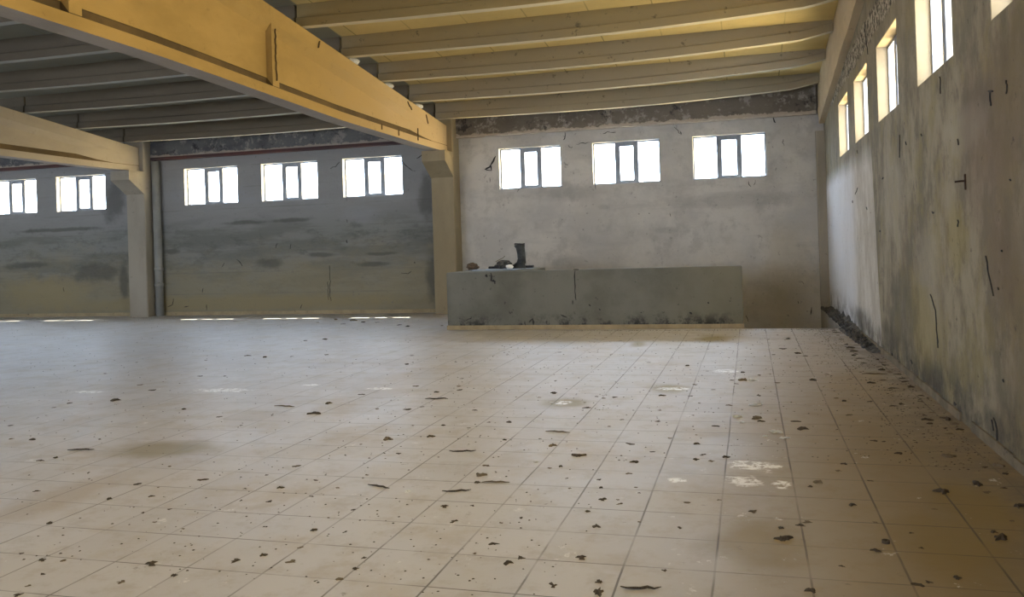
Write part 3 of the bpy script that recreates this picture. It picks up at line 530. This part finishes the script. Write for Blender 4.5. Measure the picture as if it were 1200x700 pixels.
# edge beams over the back wall
for nm, x0, x1, mt, lab in (('r', -6.36, 1.40, 'edge_right', 'brown stained concrete edge beam above the three right-hand back windows'),
                        ('m', -14.5, -6.87, 'edge_left', 'mould-blackened concrete edge beam above the middle bay windows'),
                        ('l', -22.8, -15.02, 'edge_left', 'mould-blackened concrete edge beam at far left behind the pale girder')):
    e = empty('edge_beam', ((x0+x1)/2, 18.5, 3.98)); L = (x1-x0)/2
    bm = bmesh.new(); rings = []
    for k in range(41):
        x = -L+2*L*k/40; j = random.uniform(-.008, .008)
        rings.append([(x, -.06+j, .02), (x, -.06, .60), (x, .12, .60), (x, .12, .02)])
    loft(bm, rings); obj('beam_body', bm, mt, e)
    bm = bmesh.new()
    if nm == 'r':
        rings = [[(-L+2*L*k/60, -.075+random.uniform(-.008, .006), -.01+random.uniform(-.006, .006)), (-L+2*L*k/60, -.07, .02), (-L+2*L*k/60, .1, .02), (-L+2*L*k/60, .1, -.01)] for k in range(61)]
        loft(bm, rings); obj('plaster_lip', bm, 'plaster_lip', e)
    else:
        box(bm, -L, L, -.075, .10, -.05, .02); obj('bottom_strip', bm, 'red_strip', e)
    tag(e, lab, 'beam')

# ---------------------------------------------------------------- columns
def column(loc, mat, label, w=.54, corbel=True, d=.42):
    e = empty('column', loc); h = 3.62
    bm = bmesh.new()
    bv = .02
    pts = [(-w/2+bv, -d), (w/2-bv, -d), (w/2, -d+bv), (w/2, .02), (-w/2, .02), (-w/2, -d+bv)]
    rings = [[(x, y, z) for x, y in pts] for z in (0, 1, 2, 3, h+.9 if corbel else h)]
    loft(bm, rings); obj('shaft', bm, mat, e)
    if corbel:
        bm = bmesh.new()
        side = [(-d+.02, 3.06), (-.95, 3.40), (-.95, h+.01), (-d+.02, h+.01)]
        loft(bm, [[(x, y, z) for y, z in side] for x in (-w/2, w/2)])
        obj('corbel', bm, mat, e)
    tag(e, label, 'column'); return e
c1 = column((-6.61, YB, 0), 'column_ochre', 'ochre-tinted concrete column in the middle of the back wall, under the ochre girder')
c2 = column((-14.78, YB, 0), 'column', 'pale grey concrete column at left with a rounded pipe beside it')
for ch in c1.children:
    if ch.name.startswith('shaft'):
        ch.data.transform(Matrix.Diagonal((1, 1, 1, 1)))
c3 = column((1.47, YB, 0), 'column', 'narrow concrete pilaster in the far right corner of the hall', w=.2, corbel=False, d=.16)

# downpipe beside the left column
e = empty('downpipe', (-14.38, YB-.13, 0))
bm = bmesh.new(); tube(bm, [(0, 0, 0), (0, 0, 1.9), (-.01, 0, 3.9)], .10, 20); obj('pipe', bm, 'pipe', e, smooth=True)
for z_ in (.78, 1.18):
    bm = bmesh.new(); tube(bm, [(0, 0, z_-.045), (0, 0, z_-.04), (0, 0, z_+.04), (0, 0, z_+.045)], [.10, .116, .116, .10], 20); obj('pipe_collar', bm, 'pipe', e, smooth=True)
tag(e, 'grey vertical downpipe with two collars beside the left column', 'pipe')

# ---------------------------------------------------------------- stair parapet
e = empty('low_wall', (0, 0, 0))
bm = bmesh.new()
box(bm, -5.29, -.13, 14.60, 14.76, 0, 1.03)
bmesh.ops.bevel(bm, geom=bm.edges[:], offset=.012, segments=2, affect='EDGES')
strokes(bm, [(p_, w_*.7) for p_, w_ in PARAPET_MARKS], 1)
obj('front_face', bm, ['parapet', 'mark'], e)
bm = bmesh.new(); box(bm, -5.29, -5.13, 14.76, YB-.02, -.01, 1.03); obj('return_wall', bm, 'parapet', e)
bm = bmesh.new(); box(bm, -5.13, -3.95, 14.76, 16.7, .90, 1.03); obj('cover_slab', bm, 'parapet', e)
bm = bmesh.new()
x = -5.30
while x < -.14:
    x2 = min(x+.40, -.12); box(bm, x+.002, x2-.002, 14.575, 14.605, 0, .075); x = x2
obj('skirting', bm, 'skirting', e)
tag(e, 'long grey rendered low wall guarding the stairwell, soot-marked along its foot', 'low wall')

# ---------------------------------------------------------------- things left on the low wall
ZT = 1.032
ZO = ZT+.020
e = empty('boot', (-4.16, 15.5, ZO), 0)
bm = bmesh.new(); rings = []
path = [(.02, .0, .455, .078, .060, -.25), (.015, 0, .44, .082, .062, -.2), (.03, 0, .38, .066, .055, -.1), (.045, 0, .28, .062, .055, 0), (.05, 0, .18, .060, .052, .0),
        (.04, 0, .11, .070, .052, .1)]
for cx, cy, cz, rx, ry, tl in path:
    rings.append([(cx+rx*1.3*math.cos(a), cy+ry*1.2*math.sin(a), cz-tl*rx*math.cos(a)) for a in [2*PI*k/16 for k in range(16)]])
for cz, x0, x1, ry in ((.085, -.10, .112, .050), (.06, -.15, .115, .052), (.03, -.17, .118, .053), (.012, -.17, .118, .05)):
    rings.append([((x0+x1)/2+(x1-x0)/2*math.cos(a), ry*math.sin(a)*(1-.12*math.cos(2*a)), cz) for a in [2*PI*k/16 for k in range(16)]])
loft(bm, rings); obj('boot_shell', bm, 'boot', e, smooth=True)
bm = bmesh.new(); rings = []
for cz in (0, .018):
    rings.append([(-.025+.155*math.cos(a), .058*math.sin(a)*(1-.15*math.cos(2*a)), cz) for a in [2*PI*k/20 for k in range(20)]])
loft(bm, rings); obj('sole', bm, 'board', e)
bm = bmesh.new()
tube(bm, [(-.075, 0, .452), (-.065, .03, .46), (0, .06, .462), (.06, .055, .455), (.1, 0, .438), (.06, -.055, .452), (0, -.06, .462), (-.06, -.04, .465), (-.078, 0, .455)], .012, 6)
obj('cuff', bm, 'boot', e, smooth=True)
tag(e, 'dark upright boot-shaped scrap standing on top of the grey low wall', 'boot')
def crumple(name, loc, size, mt, seed, label, cat, sub=3, amt=.35, parent=None):
    rnd = random.Random(seed); bm = bmesh.new(); bmesh.ops.create_icosphere(bm, subdivisions=sub, radius=1)
    for v in bm.verts:
        k = 1+noise.noise(v.co*2.1+Vector((seed, 0, 0)))*amt+noise.noise(v.co*5+Vector((0, seed, 0)))*amt*.6
        v.co = Vector((v.co.x*size[0]*k, v.co.y*size[1]*k, max(-.75, v.co.z)*size[2]*k))
    zmin = min(v.co.z for v in bm.verts)
    for v in bm.verts: v.co.z -= zmin
    o = obj(name, bm, mt, parent, loc)
    if label: tag(o, label, cat)
    return o
crumple('rag', (-4.46, 15.45, ZO), (.15, .13, .085), 'rag', 3, 'crumpled dark mottled rag lying on the grey low wall left of the boot-shaped scrap', 'rag')
bm = bmesh.new(); tube(bm, [(-.10, 0, 0), (-.03, .01, .035), (.05, 0, .07), (.09, -.01, .105)], .006, 6)
tag(obj('twig', bm, 'twig', None, (-4.50, 15.42, 1.19)), 'thin pale twig sticking up from the dark rag on the low wall', 'twig')
bm = bmesh.new(); box(bm, -.45, .45, -.09, .09, 0, .045); bmesh.ops.bevel(bm, geom=bm.edges[:], offset=.006, segments=1, affect='EDGES')
o = obj('plank', bm, 'board', None, (-4.62, 16.58, ZT+.003)); o.rotation_euler = (0, 0, .08)
tag(o, 'thin black plank lying flat behind the crumpled rag on the low wall', 'plank')
bm = bmesh.new(); rings = []
for k in range(9):
    x = -.5+k/8; rings.append([(x, -.55+.1*math.sin(k*2), .004+.006*math.sin(k*1.7)), (x, 0, .010+.008*math.sin(k*2.3+1)), (x, .55, .006), (x, .55, .001), (x, 0, .001), (x, -.55+.1*math.sin(k*2), 0)])
loft(bm, rings); o = obj('plastic_sheet', bm, 'sheet', None, (-4.62, 15.45+.25, ZT)); o.rotation_euler = (0, 0, -.1)
tag(o, 'flat blue-grey sheet spread under the rag and boot-shaped scrap on the low wall', 'sheet')
crumple('white_scrap', (-4.29, 15.28, ZO), (.07, .05, .045), 'paper', 9, 'small bright white scrap lying at the foot of the boot-shaped scrap on the low wall', 'scrap', 2)  # sun patch modelled as a white lump
crumple('rubble_lump', (-5.215, 15.9, 1.031), (.12, .075, .075), 'lump', 5, 'brown rubble lump on the left end of the low wall beside the column', 'rubble')

# ---------------------------------------------------------------- rusty iron bracket on the right wall
e = empty('wall_bracket', (XR, 6.93, 1.835))
bm = bmesh.new(); tube(bm, [(.03, 0, 0), (-.03, .01, 0), (-.07, .02, -.003)], .007, 8); obj('peg', bm, 'rust', e, smooth=True)
bm = bmesh.new(); box(bm, -.010, .004, -.012, .012, -.065, .05); bmesh.ops.bevel(bm, geom=bm.edges[:], offset=.003, segments=1, affect='EDGES'); obj('back_plate', bm, 'rust', e)
tag(e, 'rusty iron peg bracket sticking out of the right wall', 'bracket')

# ---------------------------------------------------------------- rubble heap along the right wall foot
bm = bmesh.new(); ny, nx = 90, 10; g = []
for i in range(ny+1):
    y = 11.4+(YB-.02-11.4)*i/ny; row = []
    wid = .13+.10*max(0, min(1, (y-11.4)/2.6)) if y < 14.5 else .155
    for j in range(nx+1):
        u = j/nx; x = XR-.004-wid*(1-u)
        hh = (.02+.10*max(0, 1-abs(y-14.7)/3.4)+(.05 if y > 14.5 else 0))*u**1.4
        hh *= .6+.8*noise.noise(Vector((x*5, y*2.3, 1)))+.35
        hh += .03*noise.noise(Vector((x*18, y*12, 4)))*(u > .02)
        row.append(bm.verts.new((x, y, max(.0, hh)+(.0 if j else -.002))))
    g.append(row)
for i in range(ny):
    for j in range(nx): bm.faces.new([g[i][j], g[i+1][j], g[i+1][j+1], g[i][j+1]])
for k in range(260):
    y = 11.6+random.random()**.8*(YB-.2-11.6); x = XR-.05-random.random()*.13; s = random.uniform(.012, .045)
    hh = .02+.07*max(0, 1-abs(y-14.7)/3.4)*(1-(XR-x)/.18)
    m_ = Matrix.Translation((x, y, hh+s*.3)) @ Euler((random.random()*6, random.random()*6, random.random()*6)).to_matrix().to_4x4() @ Matrix.Diagonal((s, s*.8, s*.55, 1))
    bmesh.ops.create_icosphere(bm, subdivisions=1, radius=1, matrix=m_)
o = obj('rubble_heap', bm, 'rubble'); tag(o, 'dark crumbled rubble heaped along the foot of the right wall toward the corner', 'rubble', None, 'stuff')

# ---------------------------------------------------------------- loose debris on the floor, piece by piece
def flake(seed, lump):
    rnd = random.Random(seed); bm = bmesh.new(); n = 12
    lo, mid, top = [], [], []
    for k in range(n):
        a = 2*PI*k/n; r1 = rnd.choice((.35, .6, .9, 1.35))*rnd.uniform(.8, 1.15)
        lo.append((r1*math.cos(a), r1*.8*math.sin(a), 0))
        mid.append((r1*.92*math.cos(a), r1*.74*math.sin(a), rnd.uniform(.12, .4)*(1.6 if lump else .8)))
        r2 = r1*rnd.uniform(.35, .6); top.append((r2*math.cos(a), r2*.8*math.sin(a), rnd.uniform(.3, .6)*(1.8 if lump else .8)))
    loft(bm, [lo, mid, top]); me = bpy.data.meshes.new('debris'); bmesh.ops.recalc_face_normals(bm, faces=bm.faces[:]); bm.to_mesh(me); bm.free(); return me
def twig_me(seed):
    rnd = random.Random(seed); bm = bmesh.new()
    pts = [(-1+2*k/6, rnd.uniform(-.16, .16), .1+rnd.uniform(0, .05)) for k in range(7)]
    tube(bm, pts, [.04, .07, .1, .09, .1, .07, .03], 6)
    z0 = min(v.co.z for v in bm.verts)
    for v in bm.verts: v.co.z -= z0
    me = bpy.data.meshes.new('twig'); bm.to_mesh(me); bm.free(); return me
FL = [flake(i, False) for i in range(8)]; LU = [flake(40+i, True) for i in range(6)]; TW = [twig_me(80+i) for i in range(5)]
for i, me in enumerate(FL+LU+TW): me.materials.append(M['debris_brown'] if i % 3 == 1 else M['debris'])
def area(x, y):
    if x > .95 and y > 3: return 'near the foot of the right wall'
    if y > 12.6: return 'on the far floor toward the back wall'
    if x < -3.2 and y > 6.5: return 'on the far left stretch of floor'
    if y > 6.5: return 'on the middle stretch of floor'
    if x < -1.5: return 'on the left foreground tiles'
    return 'on the right foreground tiles'
SZ = {1: .014, 2: .023, 3: .038}
for i, (x, y, k) in enumerate(DEBRIS):
    if y > 11.0: x = min(x, 1.22)
    D_ = math.hypot(x, y); far = 1+max(0, (D_-5))*.10
    if k == 4: me, nm, kd = TW[i % 5], 'twig', 'thin dark twig'
    elif k == 3 or (k == 2 and i % 3 == 0): me, nm, kd = LU[i % 6], 'debris_lump', 'dark crumbly lump of debris'
    else: me, nm, kd = FL[i % 8], 'debris_flake', 'small flat dark flake of debris'
    o = bpy.data.objects.new(nm, me); COL.objects.link(o); o.location = (x, y, 0)
    s = SZ.get(k, .03)*far*random.uniform(.85, 1.15)
    if k == 4: s = .085*min(far, 1.8); o.scale = (s, s, s*.6); o.rotation_euler = (0, 0, random.uniform(-.5, .3))
    else: o.scale = (s*random.uniform(.9, 1.25), s, s*.42); o.rotation_euler = (0, 0, random.random()*6.28)
    tag(o, '%s %s' % (kd, area(x, y)), 'debris', '%ss %s' % (kd, area(x, y)))
for k in range(46):     # the thick scatter along the right wall foot
    y = random.uniform(4.6, 14.2); x = min(1.47, 1.46-abs(random.gauss(0, .17)))
    me = FL[k % 8] if k % 3 else LU[k % 6]; nm, kd = ('debris_flake', 'small flat dark flake of debris') if k % 3 else ('debris_lump', 'dark crumbly lump of debris')
    if x < .96: x = .97
    if y > 11.0: x = min(x, 1.22)
    if any(abs(x-q.location.x) < .13 and abs(y-q.location.y) < .13 for q in COL.objects if q.name.startswith(('debris', 'twig'))): continue
    o = bpy.data.objects.new(nm, me); COL.objects.link(o); o.location = (x, y, 0)
    s = random.uniform(.018, .034)*(1+max(0, y-5)*.08); o.scale = (s*1.2, s, s*.4); o.rotation_euler = (0, 0, random.random()*6.28)
    tag(o, '%s %s' % (kd, area(x, y)), 'debris', '%ss %s' % (kd, area(x, y)))
# white scraps
wl = ['white paper scrap farthest up the floor, in front of the stairwell edge', 'folded white paper scrap among dark lumps right of centre floor', 'brightest crumpled white paper scrap on the floor right of centre',
      'thin curled white scrap just beside the brightest crumpled one', 'long flat white scrap lying nearest the dark flakes right of centre', 'tiny pale scrap left of the long flat white one',
      'curved white scrap beside a grout line right of centre', 'tiny round white scrap on the grout line right of centre', 'small white chip on the foreground tiles left of centre',
      'thin upright white sliver on the right foreground tiles', 'small pale chip beside a grout line near middle foreground']
for i, (x, y, w) in enumerate(PAPER):
    rnd = random.Random(i+5); bm = bmesh.new(); n = 5; g = []
    for a in range(n+1):
        g.append([bm.verts.new(((a/n-.5)*(1+rnd.uniform(-.15, .15)), (b/n-.5)*(.9+rnd.uniform(-.2, .2)), .03+abs(noise.noise(Vector((a*.55, b*.6, i*3.1))))*.55)) for b in range(n+1)])
    for a in range(n):
        for b in range(n): bm.faces.new([g[a][b], g[a+1][b], g[a+1][b+1], g[a][b+1]])
    z0 = min(v.co.z for v in bm.verts)
    for v in bm.verts: v.co.z -= z0
    bmesh.ops.solidify(bm, geom=bm.faces[:], thickness=.02)
    o = obj('paper_scrap', bm, 'paper', None, (x, y, .003)); w = max(w, .03)*1.15; o.scale = (w, w*1.5, w*.45); o.rotation_euler = (0, 0, rnd.uniform(-.6, .6))
    tag(o, wl[i], 'scrap', 'white scraps on the floor')
# a rusty ring nut
bm = bmesh.new(); rr = []
for k in range(17):
    a = 2*PI*k/16; c = Vector((math.cos(a), math.sin(a), 0))
    rr.append([tuple(c*.018+Vector((0, 0, 0))), tuple(c*.018+Vector((0, 0, .014))), tuple(c*.009+Vector((0, 0, .014))), tuple(c*.009)])
loft(bm, rr, caps=False); tag(obj('ring_nut', bm, 'debris', None, (.578, 4.37, 0)), 'small dark ring-shaped nut standing by a grout line in the right foreground', 'nut')

# fine grit nobody could count
OCC = [(o.location.x, o.location.y, max(o.scale)*1.4+.02) for o in COL.objects if o.name.split('.')[0] in ('debris_flake', 'debris_lump', 'twig', 'paper_scrap', 'ring_nut')]
bm = bmesh.new()
for k in range(5200):
    y = 3.4+14.8*random.random()**1.25; z_ = random.random()
    if z_ < .45: x = XR-.03-abs(random.gauss(0, .35)); y = min(y, 14.4)
    elif z_ < .75: x = random.uniform(-3.5, 1.4); y = min(y, 14.3)
    else: x = random.uniform(-1.05*y, 1.4)
    if y > 14.4 and x > -5.4: continue
    if x > XR-.02 or x < XL or (y > 11.2 and x > 1.26) or (x < -5.2 and y > 18.4): continue
    s = random.uniform(.002, .007)*(1+y*.06); a = random.random()*6.28
    if any(abs(x-a_) < r_ and abs(y-b_) < r_ for a_, b_, r_ in OCC): continue
    v = [bm.verts.new((x+s*random.uniform(.6, 1.4)*math.cos(a+t_), y+s*random.uniform(.6, 1.4)*math.sin(a+t_), 0)) for t_ in (0, 1.6, 3.1, 4.7)]
    tp = bm.verts.new((x, y, s*.5))
    for q in range(4): bm.faces.new([v[q], v[(q+1) % 4], tp])
tag(obj('floor_grit', bm, 'grit'), 'fine dark grit scattered over the tiled floor, densest by the right wall', 'grit', None, 'stuff')

# ---------------------------------------------------------------- light: sky, sun, window portals
w = bpy.data.worlds.new('sky'); SC.world = w; w.use_nodes = True; nt = w.node_tree; nt.nodes.clear()
def N(t_, **k):
    n = nt.nodes.new(t_)
    for a, b in k.items(): setattr(n, a, b)
    return n
tc = N('ShaderNodeTexCoord'); sp = N('ShaderNodeSeparateXYZ'); nt.links.new(tc.outputs['Generated'], sp.inputs[0])
def mr(sock, a, b, c=0, d=1):
    n = N('ShaderNodeMapRange', interpolation_type='SMOOTHSTEP'); nt.links.new(sock, n.inputs[0])
    for i, v in enumerate((a, b, c, d)): n.inputs[i+1].default_value = v
    return n.outputs[0]
def mx(f, a, b):
    n = N('ShaderNodeMix', data_type='RGBA'); nt.links.new(f, n.inputs[0])
    for s, v in ((n.inputs[6], a), (n.inputs[7], b)):
        if isinstance(v, tuple): s.default_value = (*v, 1)
        else: nt.links.new(v, s)
    return n.outputs[2]
# bright hazy sky, cool to the back and left, warm over the sunlit yard on the right; ground below the horizon
sky = mx(mr(sp.outputs[0], .0, .6), SKY_COOL, SKY_WARM)
gnd = mx(mr(sp.outputs[0], .0, .6), GND_COOL, GND_WARM)
sky = mx(mr(sp.outputs[2], -.04, .04), gnd, sky)
sky = mx(mr(sp.outputs[1], -.1, -.7), sky, REAR)
bg = N('ShaderNodeBackground'); nt.links.new(sky, bg.inputs[0]); bg.inputs[1].default_value = WORLD
o_ = N('ShaderNodeOutputWorld'); nt.links.new(bg.outputs[0], o_.inputs[0])

def portal(loc, rot, sx, sy):
    l = bpy.data.lights.new('window_portal', 'AREA'); l.shape = 'RECTANGLE'; l.size = sx; l.size_y = sy
    l.cycles.is_portal = True
    o = bpy.data.objects.new('window_portal', l); COL.objects.link(o); o.location = loc; o.rotation_euler = rot
zc = (SILL+HEAD)/2
for a, b in BACKW: portal(((a+b)/2, YB+T+.02, zc), (-PI/2, 0, 0), b-a, HEAD-SILL)
for a, b in RIGHTW: portal((XR+T+.02, (a+b)/2, zc+.04), (0, PI/2, 0), HEAD-SILL, b-a)
for a, b in LEFTW: portal((XL-T-.02, (a+b)/2, zc), (0, -PI/2, 0), HEAD-SILL, b-a)
for a, b in REARW_ADDED: portal(((a+b)/2, YR-T-.02, 2.25), (PI/2, 0, 0), b-a, 2.7)

sl = bpy.data.lights.new('sun', 'SUN'); sl.energy = SUN; sl.angle = math.radians(.6); sl.color = (1, .93, .74)
so = bpy.data.objects.new('sun', sl); COL.objects.link(so)
so.rotation_euler = Vector(SUN_DIR).to_track_quat('-Z', 'Y').to_euler(); so.location = (-10, 30, 30)

# ---------------------------------------------------------------- camera
cd = bpy.data.cameras.new('camera'); cam = bpy.data.objects.new('camera', cd); COL.objects.link(cam)
cd.sensor_width = 36; cd.lens = 1004.3/1200*36; cd.shift_y = -(350-287.06)/1200; cd.clip_end = 200
mt_ = Matrix.Identity(4)
for i in range(3): mt_[i][0] = CAM_R[i]; mt_[i][1] = CAM_U[i]; mt_[i][2] = -CAM_F[i]
mt_[0][3], mt_[1][3], mt_[2][3] = 0, 0, 1.4556
cam.matrix_world = mt_
SC.camera = cam

SC.view_settings.view_transform = 'Standard'; SC.view_settings.look = 'None'
SC.view_settings.gamma = 1; SC.view_settings.use_curve_mapping = False
SC.view_settings.exposure = EXPO
SC.cycles.use_denoising = True
SC.cycles.max_bounces = 10; SC.cycles.diffuse_bounces = 6; SC.cycles.transparent_max_bounces = 12
SC.cycles.sample_clamp_indirect = 8
